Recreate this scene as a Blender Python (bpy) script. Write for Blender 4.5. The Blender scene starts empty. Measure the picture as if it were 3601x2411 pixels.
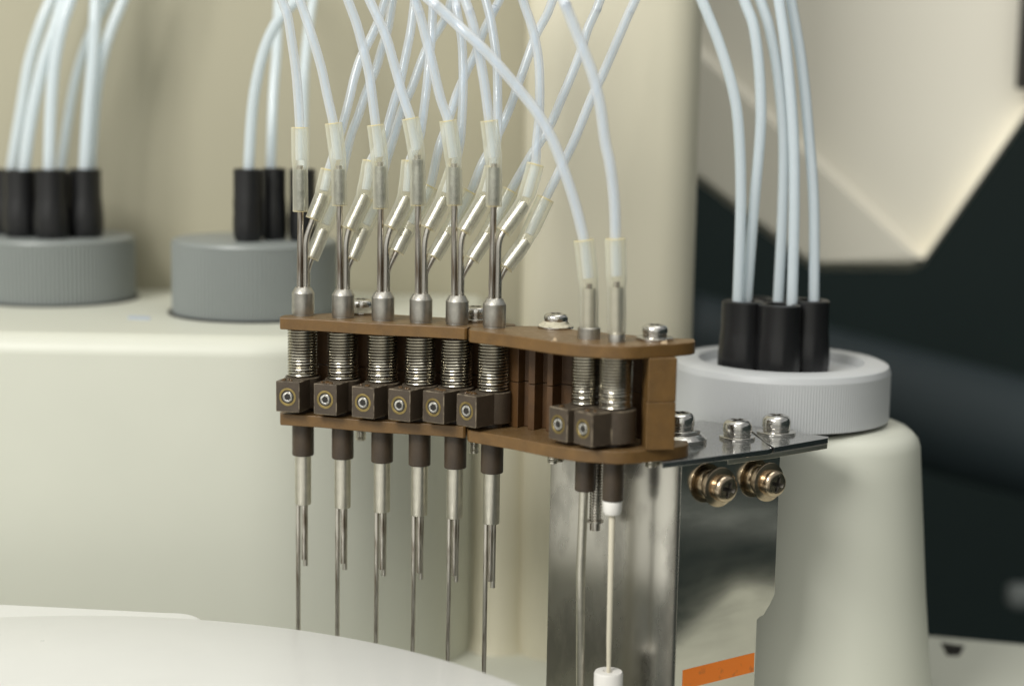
import bpy, math, random
from math import sin, cos, pi, radians, sqrt, hypot
from mathutils import Vector, Matrix
random.seed(7)
S = bpy.context.scene
COL = S.collection
MM = 0.001
def lin(c):
    return tuple(((v/255)/12.92 if v/255 <= .04045 else ((v/255+.055)/1.055)**2.4) for v in c)

# ---------------------------------------------------------------- camera
LENS, DIST, PITCH, ROLL = 60.0, 432.0, radians(8.3), radians(1.0)
FS = LENS/36*3601                       # focal length in photograph pixels
CAM = Vector((0, -DIST*cos(PITCH), DIST*sin(PITCH)))
FWD = Vector((0, cos(PITCH), -sin(PITCH)))
R0, U0 = Vector((1, 0, 0)), Vector((0, sin(PITCH), cos(PITCH)))
RIGHT = cos(ROLL)*R0 + sin(ROLL)*U0
UP = -sin(ROLL)*R0 + cos(ROLL)*U0
cd = bpy.data.cameras.new('camera'); cam = bpy.data.objects.new('camera', cd); COL.objects.link(cam)
m = Matrix.Identity(4)
for i in range(3):
    m[i][0] = RIGHT[i]; m[i][1] = UP[i]; m[i][2] = -FWD[i]; m[i][3] = CAM[i]*MM
cam.matrix_world = m
cd.lens = LENS; cd.sensor_width = 36; cd.clip_start = .01; cd.clip_end = 50
cd.dof.use_dof = True; cd.dof.focus_distance = (DIST-2)*MM; cd.dof.aperture_fstop = 6.2
S.camera = cam

# ---------------------------------------------------------------- world, lamps, exposure
W = bpy.data.worlds.new('World'); S.world = W; W.use_nodes = True
nt = W.node_tree; nt.nodes.clear()
out = nt.nodes.new('ShaderNodeOutputWorld'); bg = nt.nodes.new('ShaderNodeBackground')
tc = nt.nodes.new('ShaderNodeTexCoord'); sx = nt.nodes.new('ShaderNodeSeparateXYZ'); cr = nt.nodes.new('ShaderNodeValToRGB')
mr = nt.nodes.new('ShaderNodeMapRange'); mr.inputs['From Min'].default_value = -1; mr.inputs['From Max'].default_value = 1
nt.links.new(tc.outputs['Generated'], sx.inputs[0]); nt.links.new(sx.outputs['Z'], mr.inputs['Value'])
nt.links.new(mr.outputs[0], cr.inputs[0])
cx_ = nt.nodes.new('ShaderNodeValToRGB'); mrx = nt.nodes.new('ShaderNodeMapRange'); mrx.inputs['From Min'].default_value = -1; mrx.inputs['From Max'].default_value = 1
nt.links.new(sx.outputs['X'], mrx.inputs['Value']); nt.links.new(mrx.outputs[0], cx_.inputs[0])
ex = cx_.color_ramp.elements
ex[0].position = 0; ex[0].color = (.75, .75, .73, 1); ex[1].position = 1; ex[1].color = (.42, .43, .43, 1)
for p, c in ((.30, (.85, .85, .83, 1)), (.38, (1.15, 1.14, 1.1, 1)), (.47, (.85, .85, .82, 1)), (.56, (1.1, 1.1, 1.05, 1)), (.68, (.5, .5, .5, 1)), (.8, (.34, .35, .36, 1))):
    x = ex.new(p); x.color = c
mul = nt.nodes.new('ShaderNodeMix'); mul.data_type = 'RGBA'; mul.blend_type = 'MULTIPLY'; mul.inputs['Factor'].default_value = 1
nt.links.new(cr.outputs[0], mul.inputs['A']); nt.links.new(cx_.outputs[0], mul.inputs['B']); nt.links.new(mul.outputs['Result'], bg.inputs['Color']); nt.links.new(bg.outputs[0], out.inputs[0])
e = cr.color_ramp.elements
e[0].position = .25; e[0].color = (.30, .29, .26, 1)
e[1].position = .95; e[1].color = (.72, .72, .70, 1)
for p, c in ((.46, (.34, .33, .30, 1)), (.51, (.74, .74, .71, 1)), (.66, (.70, .70, .68, 1)), (.72, (.85, .85, .83, 1))):
    x = e.new(p); x.color = c
bg.inputs['Strength'].default_value = 1.0
def area(name, loc, aim, sx_, sy_, w, col=(1, 1, 1)):
    d = bpy.data.lights.new(name, 'AREA'); d.shape = 'RECTANGLE'; d.size = sx_*MM; d.size_y = sy_*MM; d.energy = w; d.color = col
    o = bpy.data.objects.new(name, d); COL.objects.link(o); o.location = Vector(loc)*MM
    o.rotation_euler = (Vector(aim)-Vector(loc)).to_track_quat('-Z', 'Y').to_euler()
area('softbox_key', (-430, -560, 520), (0, 40, -10), 340, 260, 5.4, (1, .985, .94))
area('softbox_top', (120, -60, 700), (20, 60, 0), 500, 300, .9, (1, .99, .96))
vs = S.view_settings; vs.view_transform = 'Standard'; vs.look = 'None'; vs.exposure = .2; vs.gamma = 1; vs.use_curve_mapping = False
S.render.engine = 'CYCLES'; S.cycles.transparent_max_bounces = 24; S.cycles.max_bounces = 10
S.cycles.caustics_reflective = False; S.cycles.sample_clamp_indirect = 6

def ray(x, y):
    return FWD + ((x-1800.5)/FS)*RIGHT + ((1205.5-y)/FS)*UP
def atY(x, y, Y):
    d = ray(x, y); return CAM + d*((Y-CAM.y)/d.y)
def atZ(x, y, Z):
    d = ray(x, y); return CAM + d*((Z-CAM.z)/d.z)
K = 1.5375                              # full view of the photo was read at 1/1.5375 scale
def dY(x, y, Y): return atY(x*K, y*K, Y)
def dZ(x, y, Z): return atZ(x*K, y*K, Z)

# ---------------------------------------------------------------- materials
def mat(name, base, rough=.5, metal=0., noise=0., nscale=200., bump=0., bscale=400., spec=.5, coat=0., dark=None, streak=None, sss=0., thr=None):
    m = bpy.data.materials.new(name); m.use_nodes = True; t = m.node_tree; N = t.nodes; L = t.links
    b = N['Principled BSDF']; b.inputs['Roughness'].default_value = rough; b.inputs['Metallic'].default_value = metal
    b.inputs['Specular IOR Level'].default_value = spec; b.inputs['Coat Weight'].default_value = coat
    c = lin(base) if max(base) > 1.01 else base
    b.inputs['Base Color'].default_value = (*c, 1)
    if sss:
        b.inputs['Subsurface Weight'].default_value = sss; b.inputs['Subsurface Radius'].default_value = (.002, .0015, .001)
    tcn = N.new('ShaderNodeTexCoord')
    mp = N.new('ShaderNodeMapping'); L.new(tcn.outputs['Object'], mp.inputs[0])
    if streak: mp.inputs['Scale'].default_value = streak
    if noise:
        n = N.new('ShaderNodeTexNoise'); n.inputs['Scale'].default_value = nscale; n.inputs['Detail'].default_value = 6; L.new(mp.outputs[0], n.inputs[0])
        r = N.new('ShaderNodeValToRGB'); L.new(n.outputs[0], r.inputs[0])
        d = dark if dark else tuple(v*(1-noise) for v in c)
        if dark and max(dark) > 1.01: d = lin(dark)
        lo, hi = thr if thr else (.3, .7)
        r.color_ramp.elements[0].position = lo; r.color_ramp.elements[0].color = (*d, 1)
        r.color_ramp.elements[1].position = hi; r.color_ramp.elements[1].color = (*c, 1)
        L.new(r.outputs[0], b.inputs['Base Color'])
        q = N.new('ShaderNodeMapRange'); q.inputs['To Min'].default_value = min(1, rough+.12); q.inputs['To Max'].default_value = max(.03, rough-.06)
        L.new(n.outputs[0], q.inputs[0]); L.new(q.outputs[0], b.inputs['Roughness'])
    if bump:
        n2 = N.new('ShaderNodeTexNoise'); n2.inputs['Scale'].default_value = bscale; n2.inputs['Detail'].default_value = 5; L.new(mp.outputs[0], n2.inputs[0])
        bp = N.new('ShaderNodeBump'); bp.inputs['Strength'].default_value = bump; bp.inputs['Distance'].default_value = .0002
        L.new(n2.outputs[0], bp.inputs['Height']); L.new(bp.outputs[0], b.inputs['Normal'])
    return m
def dusty(name, base, dust, rough, amt):
    """matte plastic with pale dust specks and a dust film lying on faces that point up"""
    m = mat(name, base, rough, noise=.3, nscale=260, bump=.25, bscale=2500)
    t = m.node_tree; N = t.nodes; L = t.links; b = N['Principled BSDF']
    src = b.inputs['Base Color'].links[0].from_socket
    g = N.new('ShaderNodeNewGeometry'); s = N.new('ShaderNodeSeparateXYZ'); L.new(g.outputs['Normal'], s.inputs[0])
    tcn = N.new('ShaderNodeTexCoord')
    n = N.new('ShaderNodeTexNoise'); n.inputs['Scale'].default_value = 2600; n.inputs['Detail'].default_value = 3; L.new(tcn.outputs['Object'], n.inputs[0])
    mr = N.new('ShaderNodeMapRange'); mr.inputs['From Min'].default_value = .45; mr.inputs['From Max'].default_value = .75; L.new(n.outputs[0], mr.inputs[0])
    up = N.new('ShaderNodeMapRange'); up.inputs['From Min'].default_value = .6; up.inputs['From Max'].default_value = 1; up.inputs['To Min'].default_value = .06; up.inputs['To Max'].default_value = amt
    L.new(s.outputs['Z'], up.inputs[0])
    mu = N.new('ShaderNodeMath'); mu.operation = 'MULTIPLY'; L.new(mr.outputs[0], mu.inputs[0]); L.new(up.outputs[0], mu.inputs[1])
    mx = N.new('ShaderNodeMix'); mx.data_type = 'RGBA'; L.new(mu.outputs[0], mx.inputs['Factor']); L.new(src, mx.inputs['A']); mx.inputs['B'].default_value = (*lin(dust), 1)
    L.new(mx.outputs['Result'], b.inputs['Base Color'])
    return m
def milky(name, col, lo, hi, tcol, trans=.5, rough=.25, blend=.35, streaks=0):
    """clear or milky plastic tube: see-through face on, denser where the wall is seen edge on"""
    m = bpy.data.materials.new(name); m.use_nodes = True; t = m.node_tree; N = t.nodes; L = t.links; N.clear()
    o = N.new('ShaderNodeOutputMaterial'); mx = N.new('ShaderNodeMixShader'); tr = N.new('ShaderNodeBsdfTransparent'); tr.inputs[0].default_value = (*tcol, 1)
    body = N.new('ShaderNodeMixShader'); body.inputs[0].default_value = trans
    pb = N.new('ShaderNodeBsdfPrincipled'); pb.inputs['Base Color'].default_value = (*col, 1); pb.inputs['Roughness'].default_value = rough
    tl = N.new('ShaderNodeBsdfTranslucent'); tl.inputs[0].default_value = (*col, 1)
    L.new(pb.outputs[0], body.inputs[1]); L.new(tl.outputs[0], body.inputs[2])
    lw = N.new('ShaderNodeLayerWeight'); lw.inputs[0].default_value = blend
    mr = N.new('ShaderNodeMapRange'); mr.inputs['To Min'].default_value = lo; mr.inputs['To Max'].default_value = hi
    L.new(lw.outputs['Facing'], mr.inputs[0]); L.new(mr.outputs[0], mx.inputs[0])
    L.new(tr.outputs[0], mx.inputs[1]); L.new(body.outputs[0], mx.inputs[2])
    gl = N.new('ShaderNodeBsdfGlossy'); gl.inputs['Roughness'].default_value = .12
    fr = N.new('ShaderNodeFresnel'); fr.inputs[0].default_value = 1.4
    gm = N.new('ShaderNodeNewGeometry'); sb = N.new('ShaderNodeMath'); sb.operation = 'SUBTRACT'; sb.inputs[0].default_value = .9; L.new(gm.outputs['Backfacing'], sb.inputs[1])
    mb_ = N.new('ShaderNodeMath'); mb_.operation = 'MULTIPLY'; mb_.use_clamp = True; L.new(fr.outputs[0], mb_.inputs[0]); L.new(sb.outputs[0], mb_.inputs[1])
    m2 = N.new('ShaderNodeMixShader'); L.new(mb_.outputs[0], m2.inputs[0]); L.new(mx.outputs[0], m2.inputs[1]); L.new(gl.outputs[0], m2.inputs[2])
    L.new(m2.outputs[0], o.inputs[0])
    tcn = N.new('ShaderNodeTexCoord'); n = N.new('ShaderNodeTexNoise'); n.inputs['Scale'].default_value = 350; n.inputs['Detail'].default_value = 5
    L.new(tcn.outputs['Object'], n.inputs[0]); bp = N.new('ShaderNodeBump'); bp.inputs['Strength'].default_value = .25; bp.inputs['Distance'].default_value = .0003
    L.new(n.outputs[0], bp.inputs['Height'])
    for q in (pb, gl): L.new(bp.outputs[0], q.inputs['Normal'])
    return m
M = {}
M['brown'] = dusty('brown_plastic', (112, 83, 44), (158, 142, 118), .36, .6)
M['chip'] = mat('chipped_plastic', (196, 172, 138), .6, noise=.4, nscale=900)
M['brown_shaded'] = dusty('brown_plastic_shaded', (88, 60, 30), (130, 115, 95), .45, .4)  # same brown as the plates, darkened for the shade between them
M['block'] = dusty('dark_brown_plastic', (72, 61, 49), (150, 140, 120), .48, .5)
M['worn'] = mat('worn_edge', (128, 116, 97), .6, noise=.5, nscale=420, dark=(70, 60, 48), thr=(.42, .58))
M['sleeve'] = dusty('sleeve_brown', (68, 56, 43), (130, 120, 105), .38, .3)
M['collar'] = mat('satin_steel', (.55, .53, .48), .34, 1, noise=.3, nscale=500, bump=.25, bscale=1800)
M['barrel'] = mat('matte_nickel', (.70, .67, .58), .32, 1, noise=.16, nscale=420, bump=.3, bscale=2200)
M['needle'] = mat('stained_steel', (.64, .61, .55), .33, 1, noise=.65, nscale=330, streak=(3, 3, .3), dark=(.18, .14, .10), thr=(.34, .52))
M['tube'] = mat('steel_tube', (.56, .53, .48), .26, 1, noise=.6, nscale=330, streak=(3, 3, .3), dark=(.20, .15, .11), thr=(.36, .56))
M['bent'] = mat('polished_tube', (.66, .63, .58), .2, 1, noise=.4, nscale=250, dark=(.33, .27, .22), thr=(.3, .5))
M['magnified_end'] = mat('magnified_end_steel', (.80, .78, .70), .28, 1, noise=.35, nscale=700, bump=.3, bscale=900)  # for tube ends thickened to imitate magnification by the clear sleeves
M['magnified_end_dull'] = mat('magnified_end_dull', (.52, .53, .49), .38, 1, noise=.5, nscale=420, bump=.6, bscale=700)
M['spring'] = mat('spring_wire', (.66, .62, .52), .2, 1, noise=.3, nscale=300)
M['chrome'] = mat('bright_steel', (.72, .70, .66), .16, 1, noise=.25, nscale=700, bump=.3, bscale=1300)
M['bronze'] = mat('passivated_steel', (.62, .50, .36), .2, 1, noise=.3, nscale=500)
M['brass'] = mat('brass', (.42, .32, .13), .42, 1, noise=.45, nscale=700)
M['hole'] = mat('socket_dark', (.015, .013, .01), .5)
M['socket'] = mat('recess_steel', (.10, .09, .075), .5, .6)
M['mirror'] = mat('brushed_plate', (.70, .68, .62), .09, 1, noise=.10, nscale=60, streak=(1, 1, 3))
M['satin'] = mat('satin_plate', (.60, .58, .52), .24, 1, noise=.35, nscale=110, thr=(.38, .55), streak=(1, 1, .45))
M['flange'] = mat('dusty_plate', (.46, .46, .46), .16, 1, bump=.1, bscale=900)
def speckle(m, dust, scale, lo, hi):
    t = m.node_tree; N = t.nodes; L = t.links; b = N['Principled BSDF']; tcn = N.new('ShaderNodeTexCoord')
    n = N.new('ShaderNodeTexNoise'); n.inputs['Scale'].default_value = scale; n.inputs['Detail'].default_value = 9; n.inputs['Roughness'].default_value = .7; L.new(tcn.outputs['Object'], n.inputs[0])
    q = N.new('ShaderNodeMapRange'); q.inputs['From Min'].default_value = lo; q.inputs['From Max'].default_value = hi; L.new(n.outputs[0], q.inputs[0])
    g = N.new('ShaderNodeNewGeometry'); sz = N.new('ShaderNodeSeparateXYZ'); L.new(g.outputs['Normal'], sz.inputs[0])
    mm = N.new('ShaderNodeMath'); mm.operation = 'MULTIPLY'; mm.use_clamp = True; L.new(q.outputs[0], mm.inputs[0]); L.new(sz.outputs['Z'], mm.inputs[1]); q = mm
    d = N.new('ShaderNodeBsdfDiffuse'); d.inputs[0].default_value = (*lin(dust), 1)
    x = N.new('ShaderNodeMixShader'); L.new(q.outputs[0], x.inputs[0]); L.new(b.outputs[0], x.inputs[1]); L.new(d.outputs[0], x.inputs[2])
    L.new(x.outputs[0], N['Material Output'].inputs[0])
speckle(M['flange'], (172, 172, 168), 3200, .47, .72)
M['amber'] = mat('glue', (84, 62, 36), .25)
M['white_plastic'] = mat('white_tip', (235, 232, 226), .35)
M['ptfe_rod'] = mat('ptfe_rod', (215, 208, 188), .3)
M['paste'] = mat('thread_paste', (205, 198, 175), .7, noise=.3, nscale=900, bump=.8, bscale=1200)
M['orange'] = mat('orange_tape', (240, 128, 34), .45, noise=.5, nscale=300, dark=(185, 104, 50), thr=(.24, .38))
M['housing'] = mat('housing_plastic', (203, 204, 191), .42, noise=.05, nscale=20, bump=.05, bscale=900)
M['wall'] = mat('rear_wall_paint', (172, 167, 145), .5, noise=.08, nscale=8)
M['tower'] = mat('tower_paint', (216, 210, 188), .45, noise=.05, nscale=12)
M['cover'] = mat('white_cover', (214, 214, 210), .28, noise=.03, nscale=60, coat=.3)
def specks(m, col, scale, size):
    t = m.node_tree; N = t.nodes; L = t.links; b = N['Principled BSDF']; tcn = N.new('ShaderNodeTexCoord')
    v = N.new('ShaderNodeTexVoronoi'); v.inputs['Scale'].default_value = scale; L.new(tcn.outputs['Object'], v.inputs['Vector'])
    lt = N.new('ShaderNodeMath'); lt.operation = 'LESS_THAN'; lt.inputs[1].default_value = size; L.new(v.outputs['Distance'], lt.inputs[0])
    n = N.new('ShaderNodeTexNoise'); n.inputs['Scale'].default_value = 45; L.new(tcn.outputs['Object'], n.inputs[0])
    g_ = N.new('ShaderNodeMath'); g_.operation = 'GREATER_THAN'; g_.inputs[1].default_value = .52; L.new(n.outputs[0], g_.inputs[0])
    k = N.new('ShaderNodeMath'); k.operation = 'MULTIPLY'; L.new(lt.outputs[0], k.inputs[0]); L.new(g_.outputs[0], k.inputs[1])
    k2 = N.new('ShaderNodeMath'); k2.operation = 'MULTIPLY'; k2.inputs[1].default_value = .55; L.new(k.outputs[0], k2.inputs[0])
    src = b.inputs['Base Color'].links[0].from_socket; mx = N.new('ShaderNodeMix'); mx.data_type = 'RGBA'
    L.new(k2.outputs[0], mx.inputs['Factor']); L.new(src, mx.inputs['A']); mx.inputs['B'].default_value = (*lin(col), 1); L.new(mx.outputs['Result'], b.inputs['Base Color'])
specks(M['cover'], (150, 145, 135), 330, .035); specks(M['housing'], (150, 146, 128), 300, .03)
M['panel'] = mat('light_panel', (244, 239, 224), .5)
M['darkwall'] = mat('dark_backdrop', (33, 50, 49), .6, noise=.3, nscale=5)
M['darkgrey'] = mat('dark_grey', (56, 67, 71), .6)
M['cap'] = mat('grey_cap', (128, 133, 131), .4)
M['capw'] = mat('pale_cap', (192, 194, 195), .4)
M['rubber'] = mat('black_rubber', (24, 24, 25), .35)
M['blue'] = mat('blue_mark', (178, 188, 202), .5)
M['hose'] = milky('milky_hose', (.96, .97, .98), .40, .97, (.98, .99, 1), .5)
M['core'] = milky('hose_bore', (.66, .82, 1.0), .15, 1.0, (.97, .99, 1), .4, blend=.6)
M['hoseb'] = milky('rear_hose', (.84, .91, .95), .8, .95, (.9, .95, 1), .35)
M['silicone'] = milky('silicone_sleeve', (1, .985, .86), .20, .85, (1, .996, .965), .6, .25, .38)
M['silend'] = milky('silicone_cut', (.98, .84, .48), .6, .95, (1, .95, .8), .4, .35, .4)

# ---------------------------------------------------------------- mesh helpers (millimetres)
class MB:
    def __init__(s): s.v = []; s.f = []; s.mi = []; s.sm = []
    def loft(s, loops, c0=True, c1=True, mi=0, smooth=True, closed=True):
        b = len(s.v); n = len(loops[0])
        for lp in loops: s.v += [Vector(p) for p in lp]
        for i in range(len(loops)-1):
            for j in range(n if closed else n-1):
                k = (j+1) % n
                s.f.append((b+i*n+j, b+i*n+k, b+(i+1)*n+k, b+(i+1)*n+j)); s.mi.append(mi); s.sm.append(smooth)
        if c0: s.f.append(tuple(b+j for j in reversed(range(n)))); s.mi.append(mi); s.sm.append(False)
        if c1: s.f.append(tuple(b+(len(loops)-1)*n+j for j in range(n))); s.mi.append(mi); s.sm.append(False)
        return s
    def lathe(s, prof, mx=None, seg=32, mi=0, c0=True, c1=True, smooth=True):
        mx = mx or Matrix.Identity(4)
        loops = [[mx @ Vector((r*cos(2*pi*j/seg), r*sin(2*pi*j/seg), z)) for j in range(seg)] for r, z in prof]
        return s.loft(loops, c0, c1, mi, smooth)
    def prism(s, poly, z0, z1, mi=0):
        a = sum(poly[i][0]*poly[(i+1) % len(poly)][1]-poly[(i+1) % len(poly)][0]*poly[i][1] for i in range(len(poly)))
        if a < 0: poly = poly[::-1]
        return s.loft([[(p[0], p[1], z0) for p in poly], [(p[0], p[1], z1) for p in poly]], mi=mi, smooth=False)
    def box(s, mx, hx, hy, hz, mi=0):
        q = ((-1, -1), (1, -1), (1, 1), (-1, 1))
        return s.loft([[mx @ Vector((x*hx, y*hy, z*hz)) for x, y in q] for z in (-1, 1)], mi=mi, smooth=False)
    def tube(s, pts, rad, seg=12, mi=0, c0=True, c1=True):
        pts = [Vector(p) for p in pts]; n = len(pts)
        if not isinstance(rad, (list, tuple)): rad = [rad]*n
        loops = []; prev = None
        for i in range(n):
            t = (pts[min(i+1, n-1)]-pts[max(i-1, 0)]).normalized()
            if prev is None:
                a = Vector((1, 0, 0)) if abs(t.x) < .9 else Vector((0, 1, 0)); u = (a - t*a.dot(t)).normalized()
            else: u = (prev - t*prev.dot(t)).normalized()
            prev = u; w = t.cross(u)
            loops.append([pts[i]+rad[i]*(cos(2*pi*j/seg)*u+sin(2*pi*j/seg)*w) for j in range(seg)])
        return s.loft(loops, c0, c1, mi)
def make(name, mb, mats, parent=None, bevel=0, bseg=2, bang=35, wmat=None, sharp=35, org=None):
    """links the collected shapes as one mesh object, its origin at its parent's base (or at org)"""
    o0 = Vector(parent['_o']) if parent is not None else (Vector(org) if org is not None else mb.v[0].copy())
    me = bpy.data.meshes.new(name); me.from_pydata([tuple((v-o0)*MM) for v in mb.v], [], mb.f)
    if not isinstance(mats, (list, tuple)): mats = [mats]
    for q in mats: me.materials.append(q)
    for p, a, b in zip(me.polygons, mb.mi, mb.sm): p.material_index = a; p.use_smooth = True
    me.update(); me.set_sharp_from_angle(angle=radians(sharp))
    o = bpy.data.objects.new(name, me); COL.objects.link(o)
    if parent is not None: o.parent = parent; o['_o'] = tuple(o0)
    else: o.location = o0*MM; o['_o'] = tuple(o0)
    if bevel:
        bm = o.modifiers.new('bevel', 'BEVEL'); bm.width = bevel*MM; bm.segments = bseg; bm.limit_method = 'ANGLE'; bm.angle_limit = radians(bang)
        bm.harden_normals = True
        if wmat is not None: bm.material = wmat
    return o
def tag(o, label=None, cat=None, group=None, kind=None):
    if label: o['label'] = label
    if cat: o['category'] = cat
    if group: o['group'] = group
    if kind: o['kind'] = kind
    return o
def thing(name, loc, label, cat, group=None):
    o = bpy.data.objects.new(name, None); COL.objects.link(o); o.empty_display_size = .005
    o.location = Vector(loc)*MM; o['_o'] = tuple(loc)
    return tag(o, label, cat, group)
def frame(o, z, xh=None):
    """matrix with origin o and local Z along z"""
    z = Vector(z).normalized(); a = Vector(xh) if xh is not None else (Vector((0, 0, 1)) if abs(z.z) < .9 else Vector((1, 0, 0)))
    x = (a - z*a.dot(z)).normalized(); y = z.cross(x); m = Matrix.Identity(4)
    for i in range(3): m[i][0] = x[i]; m[i][1] = y[i]; m[i][2] = z[i]; m[i][3] = o[i]
    return m
def spline(P, n=10):
    P = [Vector(p) for p in P]; Q = [2*P[0]-P[1]]+P+[2*P[-1]-P[-2]]; out = []
    for i in range(1, len(Q)-2):
        p0, p1, p2, p3 = Q[i-1:i+3]
        for k in range(n):
            t = k/n; out.append(.5*((2*p1)+(p2-p0)*t+(2*p0-5*p1+4*p2-p3)*t*t+(3*p1-p0-3*p2+p3)*t**3))
    out.append(P[-1]); return out
def soften(P, it=2):
    P = [Vector(p) for p in P]
    for _ in range(it):
        q = [P[0]]
        for a, b in zip(P, P[1:]): q += [a*.75+b*.25, a*.25+b*.75]
        P = q+[P[-1]]
    return P
def arc(cx, cy, rx, ry, a0, a1, n):
    return [(cx+rx*cos(radians(a0+(a1-a0)*i/n)), cy+ry*sin(radians(a0+(a1-a0)*i/n))) for i in range(n+1)]
def rrect(x0, x1, y0, y1, r, n=10):
    return arc(x1-r, y1-r, r, r, 0, 90, n)+arc(x0+r, y1-r, r, r, 90, 180, n)+arc(x0+r, y0+r, r, r, 180, 270, n)+arc(x1-r, y0+r, r, r, 270, 360, n)

# ================================================================ THE SETTING
YC2 = 90.0                                    # centre of the second grey cap
DECK = dY(580, 739, YC2-25).z                 # top of the left housing
YW = dZ(128, 703, DECK).y + 54
YF = dZ(580, 772, DECK).y                     # its front face
LOW = dY(1150, 1492, YF+45).z                 # the lower deck
X = lambda dx, Y: dY(dx, 784, Y).x
# left housing with a wide rounded right corner
pl = [(-420, YF), (X(560, YF), YF)]
xa, xb = X(560, YF), X(1120, YF+70)
pl += arc(xa, YF+75, xb-xa, 75, -90, 0, 16)[1:] + [(xb, YW+2), (-420, YW+2)]
h = make('deck', MB().prism(pl, LOW-5, DECK), M['housing'], bevel=6, bseg=6, bang=50, org=(0, YF, LOW)); tag(h, kind='structure')
w = MB().prism([(-420, YW), (X(1230, YW), YW), (X(1230, YW), YW+15), (-420, YW+15)], DECK-80, 420)
tag(make('wall_rear', w, M['wall'], org=(0, YW, DECK)), kind='structure')
# round column and tower at the right of the housing
cxx = X(1158, YF+45)
c = MB().lathe([(10.5, LOW), (9.2, LOW+5), (9.0, DECK-6)], Matrix.Translation((cxx-1, YF+52, 0)), 40)
tag(make('wall_column', c, M['tower'], org=(cxx, YF+52, LOW)), kind='structure')
YT = YF+38
x0, x1 = X(1193, YT), X(1592, YT)
tw = MB(); lp = rrect(x0, x1, YT, YT+70, 12, 8)
tw.loft([[(p[0], p[1], LOW-5) for p in lp], [(p[0], p[1], 420) for p in lp]])
tag(make('wall_tower', tw, M['tower'], org=(x0, YT, LOW)), kind='structure')
# lower deck with a slot
ed0, ed1 = dZ(2130, 1450, LOW), dZ(2420, 1492, LOW)
dk = [(-300, -60), (ed1.x+60, -60), (ed1.x+60, ed1.y-8), (ed0.x, ed0.y), (ed0.x-60, ed0.y+30), (-300, ed0.y+60)]
tag(make('lower_deck', MB().prism(dk, LOW-12, LOW), M['housing'], bevel=2, bseg=3, org=(0, 0, LOW)), kind='structure')
sl = [dZ(x, y, LOW+.3) for x, y in ((2152, 1468), (2206, 1476), (2194, 1497), (2166, 1496))]
tag(make('deck_slot', MB().prism([(p.x, p.y) for p in sl], LOW-2, LOW+.35), M['hole'], org=sl[0]), kind='structure')
# rounded pedestal that carries the pale cap
YCR = 45.0
PT = atY(2730, 1541, YCR-30).z
prof = [(0, PT, 6), (-1.6, PT-.4, 5), (-3.4, PT, 0)]
ped = MB(); loops = []
def prr(off, z):
    l = rrect(24-off, 113+off, 15-off, 63+off, 21+off, 10); return [(p[0], p[1], z) for p in l]
for off, z in ((-7, PT), (-4.5, PT-.3), (-2.2, PT-1.2), (-.7, PT-2.8), (0, PT-5), (.6, PT-12), (3.4, PT-45), (6.0, LOW+12), (7.8, LOW+5), (11.5, LOW+1.2), (16, LOW-.5)):
    loops.append(prr(off, z))
ped.loft(loops)
tag(make('pedestal', ped, M['housing'], org=(70, 40, LOW), sharp=60), kind='structure')
# low white dome on the deck, cut by the bottom of the picture
dc = dZ(1945, 1590, LOW)
tag(make('dome_button', MB().lathe([(15, 0), (15, 2), (13.5, 4.2), (10, 5.6), (4, 6.2)], Matrix.Translation((dc.x, dc.y, LOW)), 40), M['cover'], org=(dc.x, dc.y, LOW)),
    'low round white dome on the deck right of the orange tape', 'cover')
# big light panel hanging at the upper right, with a raised chamfered rim
YP = 190.0
def P3(dx, dy, Y): return dY(dx, dy, Y)
low = [(1560, 378), (1850, 600), (1880, 608), (2085, 608), (2110, 596), (2440, 130)]
crs = [(1540, 62), (1590, 108), (2088, 572), (2100, 580), (2114, 584), (2440, 116)]
top = [(1540, -120), (1590, -120), (2088, -120), (2100, -120), (2110, -120), (2440, -120)]
pm = MB()
L0 = [P3(a, b+10, YP+28) for a, b in low]; L1 = [P3(a, b-8, YP) for a, b in low]
C0 = [P3(a, b+9, YP-1) for a, b in crs]; C1 = [P3(a+5, b-9, YP+6) for a, b in crs]; T = [P3(a, b, YP+6) for a, b in top]; TB = [P3(a, b, YP+30) for a, b in top]
pm.loft([L0, L1, C0, C1, T, TB], False, False, closed=False)
pm.loft([TB, L0], False, False, closed=False)
tag(make('panel_upper', pm, M['panel'], bevel=3, bseg=4, bang=12, org=P3(1850, 600, YP)), kind='structure')
hd = P3(2339, 80, YP-4)
bx = MB().box(Matrix.Translation((hd.x+8, hd.y, hd.z+10)), 9, 3, 29)
tag(make('handle_recess', bx, M['hole'], bevel=1, org=hd), 'dark upright slot in the light panel at the right picture edge', 'slot')
# dark room beyond
tag(make('backdrop', MB().box(Matrix.Translation((250, 620, 50)), 900, 5, 700), M['darkwall'], org=(250, 620, 0)), kind='structure')
tag(make('wall_side', MB().box(Matrix.Translation((620, -150, -200)), 5, 900, 420), M['darkwall'], org=(620, 0, 0)), kind='structure')
tag(make('floor_dark', MB().box(Matrix.Translation((250, 200, LOW-190)), 900, 700, 4), M['darkwall'], org=(250, 200, LOW-190)), kind='structure')
a, b = dY(1560, 800, 330), dY(2500, 1040, 330)
bx = MB().tube([a, b], 26, 20)
tag(make('dark_arm', bx, M['darkgrey'], org=a), 'blurred dark grey pipe running behind the pedestal at the right', 'pipe')
g = dY(2352, 1362, 300)
tag(make('pale_clip', MB().box(Matrix.Translation(g), 9, 6, 5), M['cap'], bevel=3, org=g), 'small blurred pale block in the dark at the right picture edge', 'block')

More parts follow.
